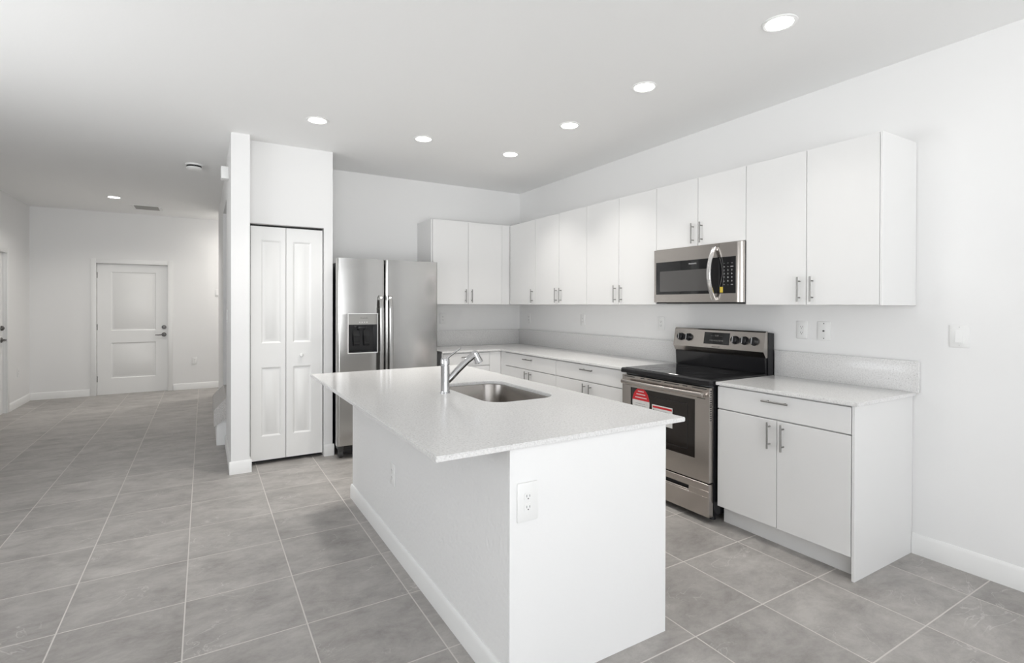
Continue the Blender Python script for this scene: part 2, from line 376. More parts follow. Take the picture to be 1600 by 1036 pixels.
# ------------------------------------------------------------------ staircase
st = thing('staircase', 'carpeted staircase whose first step shows past the white wing wall', 'stairs', (.10, 6.35, 0))
b = MB(); 
poly = [(.085, .19), (.085, .345), (.10, .372), (.195, .465)]
x, z = .195, .465
for k in range(7):
    x2 = x+.255; poly += [(x2, z), (x2, z+.178)] if k < 6 else [(x2, z)]
    x = x2; z += .178
poly += [(x, z-.6), (.195, .26)]
b.prism(poly, 5.872, 6.848, 'y'); b.build('carpeted_steps', 'carpet', st)
MB().prism([(.107, 0), (x, 0), (x, z-.6), (.195, .258), (.107, .203)], 5.885, 6.848, 'y').build('stringer', 'trim', st)

# ------------------------------------------------------------------ kitchen cabinets
XW, YW2 = XR-.003, YB-.003                            # units stop a hair short of the walls
def bar_handle(m, p, q, parent, out=.030, r=.0052):
    """p,q in the u,v of the face at w=0"""
    p = Vector((p[0], p[1], 0)); q = Vector((q[0], q[1], 0)); d = (q-p)
    b = MB(m).cyl(p+Vector((0, 0, out)), q+Vector((0, 0, out)), r, n=14)
    for t in (.17, .83): b.cyl(p+d*t, p+d*t+Vector((0, 0, out)), .0042, n=10)
    return b.build('handle', 'nickel', parent)
XU, YU, ZB, ZU, XB, YBF, SL, CT = 3.0696, 5.1897, 1.4053, 2.3254, 2.826, 4.97, .894, .914
TH = .019
mU, mB = frame('-X', (XU, 0, 0)), frame('-X', (XB, 0, 0))     # u = -y
mUb, mBb = frame('-Y', (0, YU, 0)), frame('-Y', (0, YBF, 0))  # u = x
def front(m, u0, u1, v0, v1, parent, name, handles=()):
    g = .002
    d = MB(m).box((u0+g, v0+g, -TH), (u1-g, v1-g, 0), .0012, 1).build(name, 'cabinet', parent)
    for p, q in handles: bar_handle(m, p, q, d)
    return d
HL = .148
def upper(label, m, doors, body0, body1, z0=ZB, z1=ZU, group='white wall cabinets', hz=None):
    """doors: (u0,u1,handle_u); body given as world boxes"""
    t = thing('wall_cabinet', label, 'cabinet', ((body0[0]+body1[0])/2, (body0[1]+body1[1])/2, z0), group)
    MB().box(body0, body1, .001, 1).build('cabinet_body', 'cabinet', t)
    hz = hz or z0+.020
    for u0, u1, hu in doors:
        front(m, u0, u1, z0, z1, t, 'door', [((hu, hz), (hu, hz+HL))])
    return t
G = 'white wall cabinets'
HH = .038
E = [1.3467, 1.7346, 2.1325, 2.5185, 2.9168, 3.3469, 3.7817, 4.2171, 4.6525, 5.187]
xb0 = XU+TH+.002
t = upper('white two-door wall cabinet to the right of the microwave', mU, [(-E[2], -E[1], -E[1]-HH), (-E[1], -E[0], -E[1]+HH)], (xb0, E[0]+.0005, ZB), (XW, E[2]-.001, ZU))
MB().box((XU, E[0]-.013, ZB), (XW, E[0]-.0005, ZU), .001, 1).build('side_panel', 'cabinet', t)
upper('short white two-door cabinet directly above the microwave', mU, [(-E[4], -E[3], -E[3]-HH), (-E[3], -E[2], -E[3]+HH)], (xb0, E[2], 1.832), (XW, E[4], ZU), 1.832)
upper('white two-door wall cabinet to the left of the microwave', mU, [(-E[6], -E[5], -E[5]-HH), (-E[5], -E[4], -E[5]+HH)], (xb0, E[4]+.001, ZB), (XW, E[6]-.0005, ZU))
upper('white two-door wall cabinet on the range wall, second to the left of the microwave', mU, [(-E[8], -E[7], -E[7]-HH), (-E[7], -E[6], -E[7]+HH)], (xb0, E[6]+.0005, ZB), (XW, E[8]-.0005, ZU))
upper('white single-door wall cabinet in the corner of the two walls', mU, [(-E[9], -E[8], -E[8]-.048)], (xb0, E[8]+.0005, ZB), (XW, YW2, ZU))
t = upper('white two-door wall cabinet on the back wall above the refrigerator side', mUb, [(2.106, 2.532, 2.532-HH), (2.532, 2.962, 2.532+HH)], (2.104, YU+TH+.002, ZB), (3.06, YW2, ZU))
MB().box((2.088, YU, ZB), (2.103, YW2, ZU), .001, 1).build('side_panel', 'cabinet', t)
MB().box((2.965, YU+.006, ZB), (XU+.004, YU+TH, ZU), .001, 1).build('filler_strip', 'cabinet', t)

def base(label, m, u0, u1, b0, b1, toe, split=True, group='white base cabinets', hz=(.573, .726)):
    t = thing('base_cabinet', label, 'cabinet', ((b0[0]+b1[0])/2, (b0[1]+b1[1])/2, 0), group)
    MB().box(b0, b1, .001, 1).build('cabinet_body', 'cabinet', t)
    MB().box(*toe).build('toe_kick', 'cabinet', t)
    c = (u0+u1)/2
    front(m, u0, u1, .745, .887, t, 'drawer', [((c-.079, .846), (c+.079, .846))])
    front(m, u0, c, .118, .741, t, 'door', [((c-.041, hz[0]), (c-.041, hz[1]))])
    front(m, c, u1, .118, .741, t, 'door', [((c+.041, hz[0]), (c+.041, hz[1]))])
    return t
bx0 = XB+TH+.002; TK = 2.900
t = base('white base cabinet between the range and the bare right wall', mB, -2.160, -1.364, (bx0, 1.363, .118), (XW, 2.164, SL-.001), ((TK, 1.363, 0), (TK+.015, 2.164, .118)))
MB().box((XB, 1.3465, 0), (XW, 1.3615, SL-.001), .001, 1).build('side_panel', 'cabinet', t)
base('white base cabinet just left of the range', mB, -3.928, -2.988, (bx0, 2.985, .118), (XW, 3.927, SL-.001), ((TK, 2.985, 0), (TK+.015, 3.927, .118)))
t = base('white base cabinet on the range wall next to the corner', mB, -4.862, -3.928, (bx0, 3.929, .118), (XW, 4.955, SL-.001), ((TK, 3.929, 0), (TK+.015, 4.955, .118)))
MB().box((XB+.004, 4.864, .118), (XB+TH, YBF+.002, SL-.004), .001, 1).build('filler_strip', 'cabinet', t)
t = base('white base cabinet on the back wall beside the refrigerator', mBb, 2.137, 2.684, (2.137, YBF+TH+.002, .118), (XB+.03, YW2, SL-.001), ((2.137, 5.045, 0), (XB+.03, 5.06, .118)))
MB().box((2.687, YBF+.004, .118), (XB+.003, YBF+TH, SL-.004), .001, 1).build('filler_strip', 'cabinet', t)
MB().box((2.120, YBF, 0), (2.136, YW2, SL-.001), .001, 1).build('side_panel', 'cabinet', t)

def slab(poly, z0, z1, hole=None, bev=.003):
    t = bmesh.new(); ed = []
    for lp in ([poly] + ([hole] if hole else [])):
        v = [t.verts.new((x, y, z1)) for x, y in lp]
        ed += [t.edges.new((v[i], v[(i+1) % len(v)])) for i in range(len(v))]
    bmesh.ops.triangle_fill(t, edges=ed, use_beauty=True, use_dissolve=False)
    r = bmesh.ops.extrude_face_region(t, geom=t.faces[:])
    for g in r['geom']:
        if isinstance(g, bmesh.types.BMVert): g.co.z = z0
    bmesh.ops.recalc_face_normals(t, faces=t.faces[:])
    es = [e for e in t.edges if len(e.link_faces) == 2 and e.calc_face_angle(0) > .8]
    bmesh.ops.bevel(t, geom=es, offset=bev, segments=2, affect='EDGES')
    b = MB(); b._merge(t); return b
t = thing('countertop', 'short white speckled quartz countertop right of the range', 'countertop', (3.14, 1.75, SL), 'quartz countertops')
slab([(2.812, 1.328), (XW, 1.328), (XW, 2.166), (2.812, 2.166)], SL, CT).build('counter_slab', 'quartz', t)
MB().box((XW-.020, 1.312, CT), (XW, 2.162, 1.090), .0015).build('backsplash', 'quartz', t)
t = thing('countertop', 'long L-shaped white quartz countertop turning the kitchen corner left of the range', 'countertop', (3.0, 4.6, SL), 'quartz countertops')
slab([(2.812, 2.986), (XW, 2.986), (XW, YW2), (2.118, YW2), (2.118, 4.955), (2.812, 4.955)], SL, CT).build('counter_slab', 'quartz', t)
MB().box((XW-.020, 2.990, CT), (XW, YW2-.020, 1.095), .0015).build('backsplash', 'quartz', t)
MB().box((2.118, YW2-.020, CT), (XW, YW2, 1.095), .0015).build('backsplash', 'quartz', t)

# ------------------------------------------------------------------ island
IX0, IX1, IY0, IY1 = .926, 1.7055, 1.562, 3.800
SX = (1.222, 1.632, 2.242, 2.930)
il = thing('kitchen_island', 'white kitchen island base under the speckled quartz top', 'kitchen island', ((IX0+IX1)/2, (IY0+IY1)/2, 0))
MB().box((IX0, IY0+.012, 0), (1.04, IY1, SL)).build('half_wall', 'island_wall', il)
MB().box((IX0, IY0, 0), (IX1, IY0+.0115, SL), .001, 1).build('end_panel', 'wall', il)
MB().box((1.041, IY1-.02, 0), (IX1, IY1, SL)).build('back_panel', 'cabinet', il)
MB().box((1.041, IY0+.0125, .10), (IX1-.021, IY0+.03, SL)).box((1.041, IY0+.03, .10), (IX1-.021, IY1-.021, .13)).box((1.041, 2.0, .13), (IX1-.021, 2.016, SL)).box((1.60, IY0+.031, 0), (1.615, IY1-.021, .099)).build('cabinet_body', 'cabinet', il)
mI = frame('+X', (IX1, 0, 0))
for a, c, hu in ((IY0+.014, 2.02, 1.98), (2.024, 2.6, 2.56), (2.604, 3.18, 2.644), (3.184, IY1-.002, 3.224)):
    d = MB(mI).box((a, .118, -TH), (c, SL-.01, 0), .0012, 1).build('door', 'cabinet', il); bar_handle(mI, (hu, .60), (hu, .748), d)
b = MB(); prof = [(0, 0), (.013, 0), (.013, .082), (.008, .096), (.004, .10), (0, .10)]
b.loops([[(IX0-u, y, v) for u, v in prof] for y in (IY0+.001, IY1+.012)])
b.loops([[(x, IY1+u, v) for u, v in prof] for x in (IX0, IX1)])
b.build('baseboard', 'trim', il)
ht = rrect(*SX, .105, 0, 10)
t = slab([(.640, 1.545), (1.808, 1.545), (1.808, 3.822), (.640, 3.822)], SL+.0005, CT, [(x, y) for x, y, _ in ht]).build('island_countertop', 'quartz')
tag(t, 'large white speckled quartz slab on top of the island', 'countertop', 'quartz countertops')
# undermount sink
def rr2(g, r, z): return rrect(SX[0]-g, SX[1]+g, SX[2]-g, SX[3]+g, r, z, 10)
t = thing('sink', 'stainless steel undermount sink set into the island top', 'sink', (1.427, 2.586, .68))
b = MB().loops([rr2(.022, .125, SL-.003), rr2(.022, .125, SL-.0005), rr2(.004, .108, SL-.0005), rr2(.002, .106, SL-.006), rr2(-.004, .10, .74), rr2(-.012, .092, .715), rr2(-.035, .08, .698), rr2(-.06, .07, .694), rr2(-.15, .045, .690),
                rr2(-.15, .045, .687), rr2(-.03, .08, .692), rr2(-.005, .10, .71), rr2(.003, .107, SL-.012)], False, False, True)
b.build('bowl', 'sink_steel', t, 50)
MB().box((1.375, 2.56, .6895), (1.48, 2.62, .6903)).lathe((1.427, 2.586, .6905), (0, 0, 1), [(.056, 0), (.056, .003), (.045, .004), (.04, -.0), (0, -.0)]).build('drain', 'chrome', t)
# faucet
fx, fy = 1.147, 2.641
t = thing('faucet', 'chrome single-lever pull-out kitchen faucet beside the island sink', 'faucet', (fx, fy, CT))
MB().lathe((fx, fy, CT), (0, 0, 1), [(.029, 0), (.029, .004), (.0255, .007), (.0245, .012), (.0245, .150), (.0225, .152), (.0225, .155), (.0245, .157), (.0245, .188), (.022, .193), (0, .194)]).build('faucet_body', 'chrome', t)
b = MB().tube([(fx+.012, fy, .978), (fx+.030, fy, .993), (fx+.075, fy, 1.035), (fx+.130, fy, 1.082), (fx+.165, fy, 1.108), (fx+.188, fy, 1.118)], [.0175, .0185, .0185, .0185, .0195, .020], 18)
b.build('spout', 'chrome', t)
MB().lathe((fx+.182, fy, 1.127), (.42, 0, -.90), [(.013, -.012), (.021, -.005), (.0235, .006), (.024, .030), (.028, .050), (.0275, .060), (.022, .060), (.021, .056), (0, .056)]).build('spray_head', 'chrome', t)
MB().tube([(fx+.008, fy, 1.103), (fx+.030, fy, 1.118), (fx+.062, fy, 1.139), (fx+.092, fy, 1.157)], [.0065, .0055, .0048, .0044], 10).build('lever', 'chrome', t)

# ------------------------------------------------------------------ range
RY0, RY1, RX = 2.180, 2.974, 2.770
t = thing('range', 'freestanding stainless steel electric range with black glass cooktop', 'range', (3.1, 2.577, 0))
mR = frame('-X', (RX, 0, 0))
U0, U1 = -RY1, -RY0
b = MB().box((RX+.045, RY0, .045), (3.43, RY1, .885), .003)
b.build('range_body', 'black_enamel', t)
for y in (RY0+.05, RY1-.05):
    for x in (RX+.10, 3.36): MB().cyl((x, y, 0), (x, y, .05), .02, .016, 14).build('leveling_foot', 'dark', t)
MB().prism([(RX-.006, .888), (RX-.010, .897), (RX-.008, .916), (RX+.004, .924), (3.40, .924), (3.40, .886), (RX+.03, .886)], RY0-.007, RY1+.006, 'y').build('cooktop_frame', 'black_enamel', t)
ck = MB().box((RX+.02, RY0+.012, .9235), (3.34, RY1-.012, .9262), .001, 1).build('cooktop_glass', 'black_glass', t)
for (cx, cy, r) in ((2.93, 2.38, .105), (2.93, 2.775, .085), (3.20, 2.38, .08), (3.20, 2.775, .10)):
    b = MB()
    for rr in (r, r*.62): b.loops([ring((cx, cy, .9263), (0, 0, 1), rr, 40), ring((cx, cy, .9266), (0, 0, 1), rr, 40), ring((cx, cy, .9266), (0, 0, 1), rr-.0025, 40), ring((cx, cy, .9263), (0, 0, 1), rr-.0025, 40)], closed=True)
    b.build('burner_ring', 'burner_grey', ck)
# oven door: frame with the glass let in
WU0, WU1, WV0, WV1, DV0, DV1 = -2.884, -2.290, .400, .785, .262, .872
b = MB(mR)
for a, c in (((U0, DV0), (WU0, DV1)), ((WU1, DV0), (U1, DV1)), ((WU0, DV0), (WU1, WV0)), ((WU0, WV1), (WU1, DV1))):
    b.box((a[0], a[1], -.042), (c[0], c[1], 0))
od = b.build('oven_door', 'steel_y', t)
MB(mR).box((WU0, WV0, -.030), (WU1, WV1, -.004), .001, 1).build('oven_window', 'oven_glass', od)
b = MB(mR)
for a, c in ((WU0+.05, WU0+.054), (WU1-.066, WU1-.062)): b.box((a, WV0+.04, -.004), (c, WV1-.04, -.0032))
b.box((WU0+.054, WV1-.044, -.004), (WU1-.066, WV1-.04, -.0032)).box((WU0+.054, WV0+.04, -.004), (WU1-.066, WV0+.044, -.0032))
b.build('window_border', 'dark', od)
b = MB(mR); hp = []
for k in range(13):
    s = k/12; hp.append((U0+.030+(U1-U0-.06)*s, .826, .036+.012*math.sin(math.pi*s)))
b.tube(hp, .0165, 14, flat=.62, up=(0, 0, 1))
for u in (U0+.045, U1-.045): b.box((u-.018, .812, 0), (u+.018, .840, .038), .004)
b.build('oven_handle', 'steel_y', od)
for a, c in ((.02, .13), (.19, .23), (.26, .39), (.42, .55), (.58, .62), (.66, .775)): MB(mR).box((U0+a, .860, 0), (U0+c, .865, .0008)).build('dark_dash', 'dark', od)  # vent slots along the top of the door
for a, c in ((.03, .10), (.70, .765)): MB(mR).box((U0+a, .798, 0), (U0+c, .802, .0008)).build('dark_dash', 'dark', od)  # short dark dashes below the handle
b = MB(frame('-Y', (0, RY0, 0)))
for k in range(14): b.box((RX+.010, .66+k*.0145, 0), (RX+.024, .667+k*.0145, .0006))
b.build('vent_grille', 'dark', od)
dr = MB(mR).box((U0, .040, -.042), (U1, .168, 0), .002, 1).box((U0, .206, -.042), (U1, .252, 0), .002, 1).box((U0, .166, -.042), (U0+.10, .208, 0), .001, 1).box((U1-.16, .166, -.042), (U1, .208, 0), .001, 1).build('storage_drawer', 'steel_y', t)
MB(mR).box((U0+.10, .168, -.040), (U1-.16, .206, -.025)).build('finger_pull', 'dark', dr)
MB(mR).box((U0+.10, .168, -.024), (U1-.16, .180, -.001), .002, 1).build('pull_lip', 'steel_y', dr)
# back console
b = MB().prism([(3.350, 1.036), (3.322, 1.078), (3.3225, 1.084), (3.345, 1.212), (3.356, 1.221), (3.372, 1.221), (3.372, 1.036)], RY0-.010, RY1-.006, 'y')
cs = b.build('control_console', 'steel_y', t)
MB().prism([(3.373, .885), (3.373, 1.214), (3.44, 1.206), (3.44, .885)], RY0-.013, RY1-.01, 'y').build('console_back', 'black_enamel', t)
MB().prism([(3.352, .926), (3.345, 1.036), (3.372, 1.036), (3.372, .926)], RY0-.006, RY1-.012, 'y').build('console_neck', 'black_enamel', t)
# slanted console face frame
a = Vector((3.3179, 0, 1.058)); c = Vector((3.345, 0, 1.212)); vv = (c-a).normalized(); uu = Vector((0, -1, 0)); ww = uu.cross(vv)
mC = Matrix((uu, vv, ww)).transposed().to_4x4(); mC.translation = a
MB(mC).box((-2.672, .050, 0), (-2.448, .140, .002), .0005, 1).build('display', 'black_glass', cs)
for y in (2.894, 2.818, 2.398, 2.322, 2.246):
    k = MB(mC).lathe((-y, .092, 0), (0, 0, 1), [(.031, 0), (.031, .004), (.027, .008), (.025, .026), (.022, .029), (0, .029)], 28).box((-y-.006, .067, .026), (-y+.006, .117, .036), .002, 1).build('knob', 'dark', cs)
    MB(mC).box((-y-.002, .070, .0362), (-y+.002, .115, .0366)).build('pointer', 'silver_print', k)
lettering('FRIGIDAIRE', mC @ Matrix.Translation((-2.56, .031, .0002)), .013, 'dark_print', cs, space=1.1)
for r_, s in ((.115, '- - -  12:00  - - -'), (.078, '1 2 3 4 5 6 7 8 9 0')):
    lettering(s, mC @ Matrix.Translation((-2.56, r_, .0022)), .016, 'grey_panel', cs, 'display_marks')
# stickers on the oven door glass
def lens_poly(cu, cv, hw, hh, v0, v1, n=24):
    pts = []
    for k in range(n+1):
        v = v0+(v1-v0)*k/n; x = hw*math.sqrt(max(0, 1-((v-cv)/hh)**2)); pts.append((cu+x, v))
    for k in range(n, -1, -1):
        v = v0+(v1-v0)*k/n; x = hw*math.sqrt(max(0, 1-((v-cv)/hh)**2)); pts.append((cu-x, v))
    return pts
def flat(m, poly, w0, w1): return MB(m).loops([[(u, v, w0) for u, v in poly], [(u, v, w1) for u, v in poly]])
s1 = flat(mR, lens_poly(-2.782, .680, .086, .110, .562, .7835), -.0032, -.0026).build('round_sticker', 'paper', od)
s1['label'] = 'round red and white paper sticker'
flat(mR, lens_poly(-2.782, .680, .0862, .1102, .698, .784), -.0027, -.0022).build('red_band', 'red', s1)
b = MB(mR)
for v, hw in ((.764, .030), (.742, .045), (.718, .058)): b.box((-2.782-hw, v-.003, -.0023), (-2.782+hw, v+.003, -.0020))
b.build('print_lines', 'paper', s1)
b = MB(mR)
for k in range(7): b.box((-2.782-.055, .672-k*.015, -.0027), (-2.782+.05-random.random()*.02, .675-k*.015, -.0024))
b.build('print_lines', 'print', s1)
s2 = MB(mR).box((-2.672, .552, -.0032), (-2.483, .690, -.0026)).build('warning_label', 'paper', od)
s2['label'] = 'white rectangular label with a red top band'
MB(mR).box((-2.664, .668, -.0027), (-2.487, .682, -.0023)).build('red_band', 'red', s2)
b = MB(mR).lathe((-2.655, .654, -.0027), (0, 0, 1), [(.006, 0), (.006, .0003), (0, .0003)])
for k in range(5): b.box((-2.640, .650-k*.016, -.0027), (-2.51, .653-k*.016, -.0024))
b.build('print_lines', 'dark_print', s2)

# ------------------------------------------------------------------ microwave
MX, MY0, MY1, MZ0, MZ1 = 3.035, 2.134, 2.908, 1.425, 1.8285
t = thing('microwave', 'stainless over-the-range microwave mounted above the range', 'microwave', (3.25, 2.52, MZ0))
mM = frame('-X', (MX, 0, 0))
MB().box((MX+.032, MY0, MZ0-.010), (XW, MY1, MZ1), .002, 1).build('microwave_body', 'dark', t)
a0, a1, sp = -MY1+.003, -MY0-.001, -2.312
dv = (-2.886, -2.318, 1.484, 1.732)
b = MB(mM)
b.box((a0, MZ0, -.030), (dv[0], MZ1, 0)).box((dv[0], MZ0, -.030), (sp-.001, dv[2], 0)).box((dv[0], dv[3], -.030), (sp-.001, MZ1, 0))
md = b.build('microwave_door', 'steel_y', t)
MB(mM).box((dv[0], dv[2], -.030), (sp-.001, dv[3], -.001), .0005, 1).build('door_glass', 'black_glass', md)
MB(mM).box((-2.846, 1.506, -.001), (-2.395, 1.661, -.0004)).build('window_screen', 'window_mesh', md)
lettering('FRIGIDAIRE', mM @ Matrix.Translation((-2.537, 1.704, -.0008)), .0125, 'silver_print', md, space=1.1)
hp = []
for k in range(17):
    s = k/16; hp.append((-2.342, 1.800-(1.800-1.440)*s, .012+.056*math.sin(math.pi*s)**.8))
b = MB(mM); L = []
for i, p in enumerate(hp):
    p = Vector(p); d = (Vector(hp[min(i+1, 16)])-Vector(hp[max(i-1, 0)])).normalized(); a = Vector((1, 0, 0)); n_ = a.cross(d)
    L.append([p+a*.0165*math.copysign(abs(math.cos(q))**.6, math.cos(q))+n_*.008*math.copysign(abs(math.sin(q))**.6, math.sin(q)) for q in [2*math.pi*j/16 for j in range(16)]])
b.loops(L)
for z in (1.792, 1.448): b.box((-2.354, z-.012, 0), (-2.330, z+.012, .022), .003)
b.build('handle', 'bright_steel', md)
b = MB(mM).box((sp+.001, MZ0, -.030), (-2.182, dv[2], 0)).box((sp+.001, dv[3], -.030), (-2.182, MZ1, 0))
b.loops([[(u, z, w_) for u, w_ in ((-2.182, -.030), (-2.182, 0), (-2.164, 0), (-2.152, -.004), (-2.143, -.012), (a1, -.030))] for z in (MZ0, MZ1)])
cp = b.build('control_panel', 'steel_y', t)
MB(mM).box((sp+.001, dv[2], -.030), (-2.182, dv[3], -.001), .0005, 1).build('keypad_glass', 'black_glass', cp)
for r_, row in enumerate(('-- -- --', 'm -- mm', '1 2 3', '4 5 6', '7 8 9', 'o 0 II', '+ - ==')):
    cells = row.split()
    for c_, s in enumerate(cells):
        lettering(s, mM @ Matrix.Translation((-2.272+c_*.030, 1.690-r_*.0245, -.0008)), .0135, 'silver_print', cp, 'key_mark')
b = MB(mM)
pts = [(sp+.006+.020*math.sin(math.pi*k/20), 1.727-.197*k/20, 0) for k in range(21)]
b.tube(pts, .0008, 6, up=(0, 0, 1)); b.build('curved_trim', 'grey_panel', cp)
tg = MB(mM).box((-2.305, 1.490, -.0006), (-2.281, 1.529, .0006), .0003, 1).build('film_tag', 'yellow', cp)
tg['label'] = 'small yellow film tag'
MB().box((MX+.06, MY0+.08, MZ0-.0125), (XW-.10, MY1-.08, MZ0-.0095)).build('grease_filter', 'grey_panel', t)

# ------------------------------------------------------------------ refrigerator
FY, FX0, FX1, FZ0, FZ1, FS = 4.765, 1.026, 1.990, .125, 1.822, 1.459
t = thing('refrigerator', 'tall stainless side-by-side refrigerator between the pantry and the counter', 'refrigerator', (1.51, 5.15, 0))
MB().box((1.050, FY+.075, .075), (FX1-.004, 5.57, 1.790), .004).build('cabinet_body', 'black_enamel', t)
mF = frame('-Y', (0, FY, 0))
def fdoor(u0, u1, name):
    # rounded outer vertical edges
    r = .022; P = []
    for cx, a0 in ((u0+r, 180), (u1-r, 270)):
        for k in range(7):
            a = R(a0+90*k/6); P.append((cx+r*math.cos(a), FY+r+r*math.sin(a)))
    P += [(u1, FY+.070), (u0, FY+.070)]
    return P
Lp = fdoor(FX0, FS-.004, 'l')
# freezer door with a hole for the dispenser: four blocks sharing one outline
DU0, DU1, DZ0, DZ1 = 1.124, 1.384, .962, 1.314
b = MB().prism(Lp, FZ0, DZ0, 'z').prism(Lp, DZ1, FZ1, 'z')
Lw = [p for p in Lp[:7]] + [(DU0, FY), (DU0, FY+.070), (FX0, FY+.070)]
Rw = [(DU1, FY)] + Lp[7:14] + [(FS-.004, FY+.070), (DU1, FY+.070)]
b.prism(Lw, DZ0, DZ1, 'z').prism(Rw, DZ0, DZ1, 'z')
fl = b.build('freezer_door', 'steel', t)
fr = MB().prism(fdoor(FS+.004, FX1, 'r'), FZ0, FZ1, 'z').build('refrigerator_door', 'steel', t)
for par, u in ((fl, 1.415), (fr, 1.503)):
    b = MB(mF); L = []
    zs = [1.488, 1.470, 1.44, 1.36, 1.2, 1.0, .8, .62, .54, .51, .492]; ws = [.012, .034, .046, .056, .060, .061, .060, .056, .046, .034, .012]
    for z, w_ in zip(zs, ws):
        L.append([(u-.019, z, w_-.012), (u-.017, z, w_-.002), (u-.008, z, w_+.005), (u+.008, z, w_+.005), (u+.017, z, w_-.002), (u+.019, z, w_-.012), (u+.010, z, w_-.014), (u-.010, z, w_-.014)])
    b.loops(L)
    for z in (1.462, .518): b.box((u-.015, z-.018, 0), (u+.015, z+.018, .030), .003)
    b.build('handle', 'steel', par)
# dispenser
b = MB(mF)
for q in ((DU0-.008, DU0, DZ0-.008, DZ1+.008), (DU1, DU1+.008, DZ0-.008, DZ1+.008), (DU0, DU1, DZ0-.008, DZ0), (DU0, DU1, DZ1, DZ1+.008)):
    b.box((q[0], q[2], -.02), (q[1], q[3], .003), .0015, 1)
ds = b.build('dispenser_frame', 'silver_print', fl)
MB(mF).box((DU0, 1.218, -.050), (DU1, DZ1, -.002), .001, 1).build('dispenser_panel', 'grey_panel', fl)
MB(mF).box((DU0, DZ0, -.068), (DU1, 1.218, -.060)).box((DU0, DZ0, -.060), (DU0+.006, 1.218, -.004)).box((DU1-.006, DZ0, -.060), (DU1, 1.218, -.004)).box((DU0+.006, DZ0, -.060), (DU1-.006, DZ0+.010, -.004)).box((DU0+.006, 1.205, -.060), (DU1-.006, 1.218, -.004)).build('dispenser_cavity', 'black_enamel', fl)
cu = (DU0+DU1)/2
for u in (cu-.05, cu+.045):
    MB(mF).loops([[(u-.028, 1.17, -.055), (u+.028, 1.17, -.055), (u+.028, 1.175, -.050), (u-.028, 1.175, -.050)], [(u-.028, 1.09, -.034), (u+.028, 1.09, -.034), (u+.028, 1.095, -.028), (u-.028, 1.095, -.028)], [(u-.022, 1.02, -.040), (u+.022, 1.02, -.040), (u+.022, 1.02, -.034), (u-.022, 1.02, -.034)]]).build('dispenser_paddle', 'black_glass', fl)
MB(mF).box((cu-.035, 1.178, -.058), (cu+.035, 1.206, -.018), .004).build('dispenser_spout', 'dark', fl)
lettering('FRIGIDAIRE', mF @ Matrix.Translation((cu+.01, 1.277, -.0018)), .0125, 'dark_print', fl, space=1.1)
b = MB(mF)
for k in range(4): b.lathe((cu-.03+k*.022, 1.240, -.002), (0, 0, 1), [(.004, 0), (.004, .001), (0, .001)], 12)
b.build('dispenser_buttons', 'silver_print', fl)
MB().box((1.06, FY+.085, .035), (FX1-.01, FY+.11, .120), .003).build('toe_grille', 'dark', t)
for x in (1.075, FX1-.045):
    MB().cyl((x-.016, FY+.100, .040), (x+.016, FY+.100, .040), .040, n=28).box((x-.020, FY+.065, .055), (x+.020, FY+.13, .122), .004).build('roller_foot', 'rubber', t)
for x in (1.055, FX1-.10): MB().box((x, FY+.076, 1.791), (x+.07, FY+.15, 1.815), .004).build('hinge_cover', 'grey_panel', t)

# ------------------------------------------------------------------ electrical plates
PG = 'white wall plates'
def plate(kind, fr, at, label, wd=.074, ht=.120, name='outlet'):
    m = frame(fr, at)
    t = thing(name, label, {'outlet': 'outlet', 'light_switch': 'light switch'}.get(name, 'wall plate'), at, PG)
    MB(m).box((-wd/2, -ht/2, 0), (wd/2, ht/2, .006), .003).build('cover_plate', 'plate', t)
    if kind == 'duplex':
        for s in (-1, 1):
            v = s*.0195
            r = flat(m, [(p[0], p[1]) for p in rrect(-.0165, .0165, v-.0145, v+.0145, .008, 0, 5)], .006, .008).build('receptacle', 'plate', t)
            b = MB(m).box((-.0075, v-.002, .008), (-.0055, v+.007, .0083)).box((.0055, v-.002, .008), (.0075, v+.006, .0083)).lathe((0, v-.0075, .008), (0, 0, 1), [(.0026, 0), (.0026, .0003), (0, .0003)], 10)
            b.build('slots', 'dark_print', r)
    elif kind == 'decora':
        r = MB(m).box((-.0165, -.034, .006), (.0165, .034, .0075), .0006, 1).build('receptacle', 'plate', t)
        b = MB(m)
        for s in (-1, 1):
            v = s*.017
            b.box((-.0075, v-.001, .0075), (-.0055, v+.008, .0078)).box((.0055, v-.001, .0075), (.0075, v+.007, .0078)).lathe((0, v-.0065, .0075), (0, 0, 1), [(.0026, 0), (.0026, .0003), (0, .0003)], 10)
        b.build('slots', 'dark_print', r)
    elif kind == 'rocker':
        MB(m).box((-.0185, -.036, .0055), (.0185, .036, .0068), .0008, 1).build('switch_frame', 'plate', t)
        MB(m).loops([[(-.0165, v, .006), (-.0165, v, w_), (.0165, v, w_), (.0165, v, .006)] for v, w_ in ((-.033, .012), (0, .0085), (.033, .0078))]).build('rocker', 'plate', t)
        MB(m).lathe((0, .048, .006), (0, 0, 1), [(.003, 0), (.0025, .001), (0, .001)], 10).lathe((0, -.048, .006), (0, 0, 1), [(.003, 0), (.0025, .001), (0, .001)], 10).build('screw', 'cabinet_edge', t)
    elif kind == 'jack':
        MB(m).lathe((0, 0, .006), (0, 0, 1), [(.0055, 0), (.0055, .006), (.003, .006), (.003, .003), (0, .003)], 14).build('jack', 'dark_print', t)
        MB(m).lathe((0, .048, .006), (0, 0, 1), [(.0035, 0), (.0035, .001), (0, .001)], 10).build('screw', 'dark_print', t)
        MB(m).lathe((0, -.048, .006), (0, 0, 1), [(.0035, 0), (.0035, .001), (0, .001)], 10).build('screw', 'dark_print', t)
    return t
plate('duplex', '-X', (XR, 1.981, 1.239), 'white double outlet on the range wall, just right of the range console')
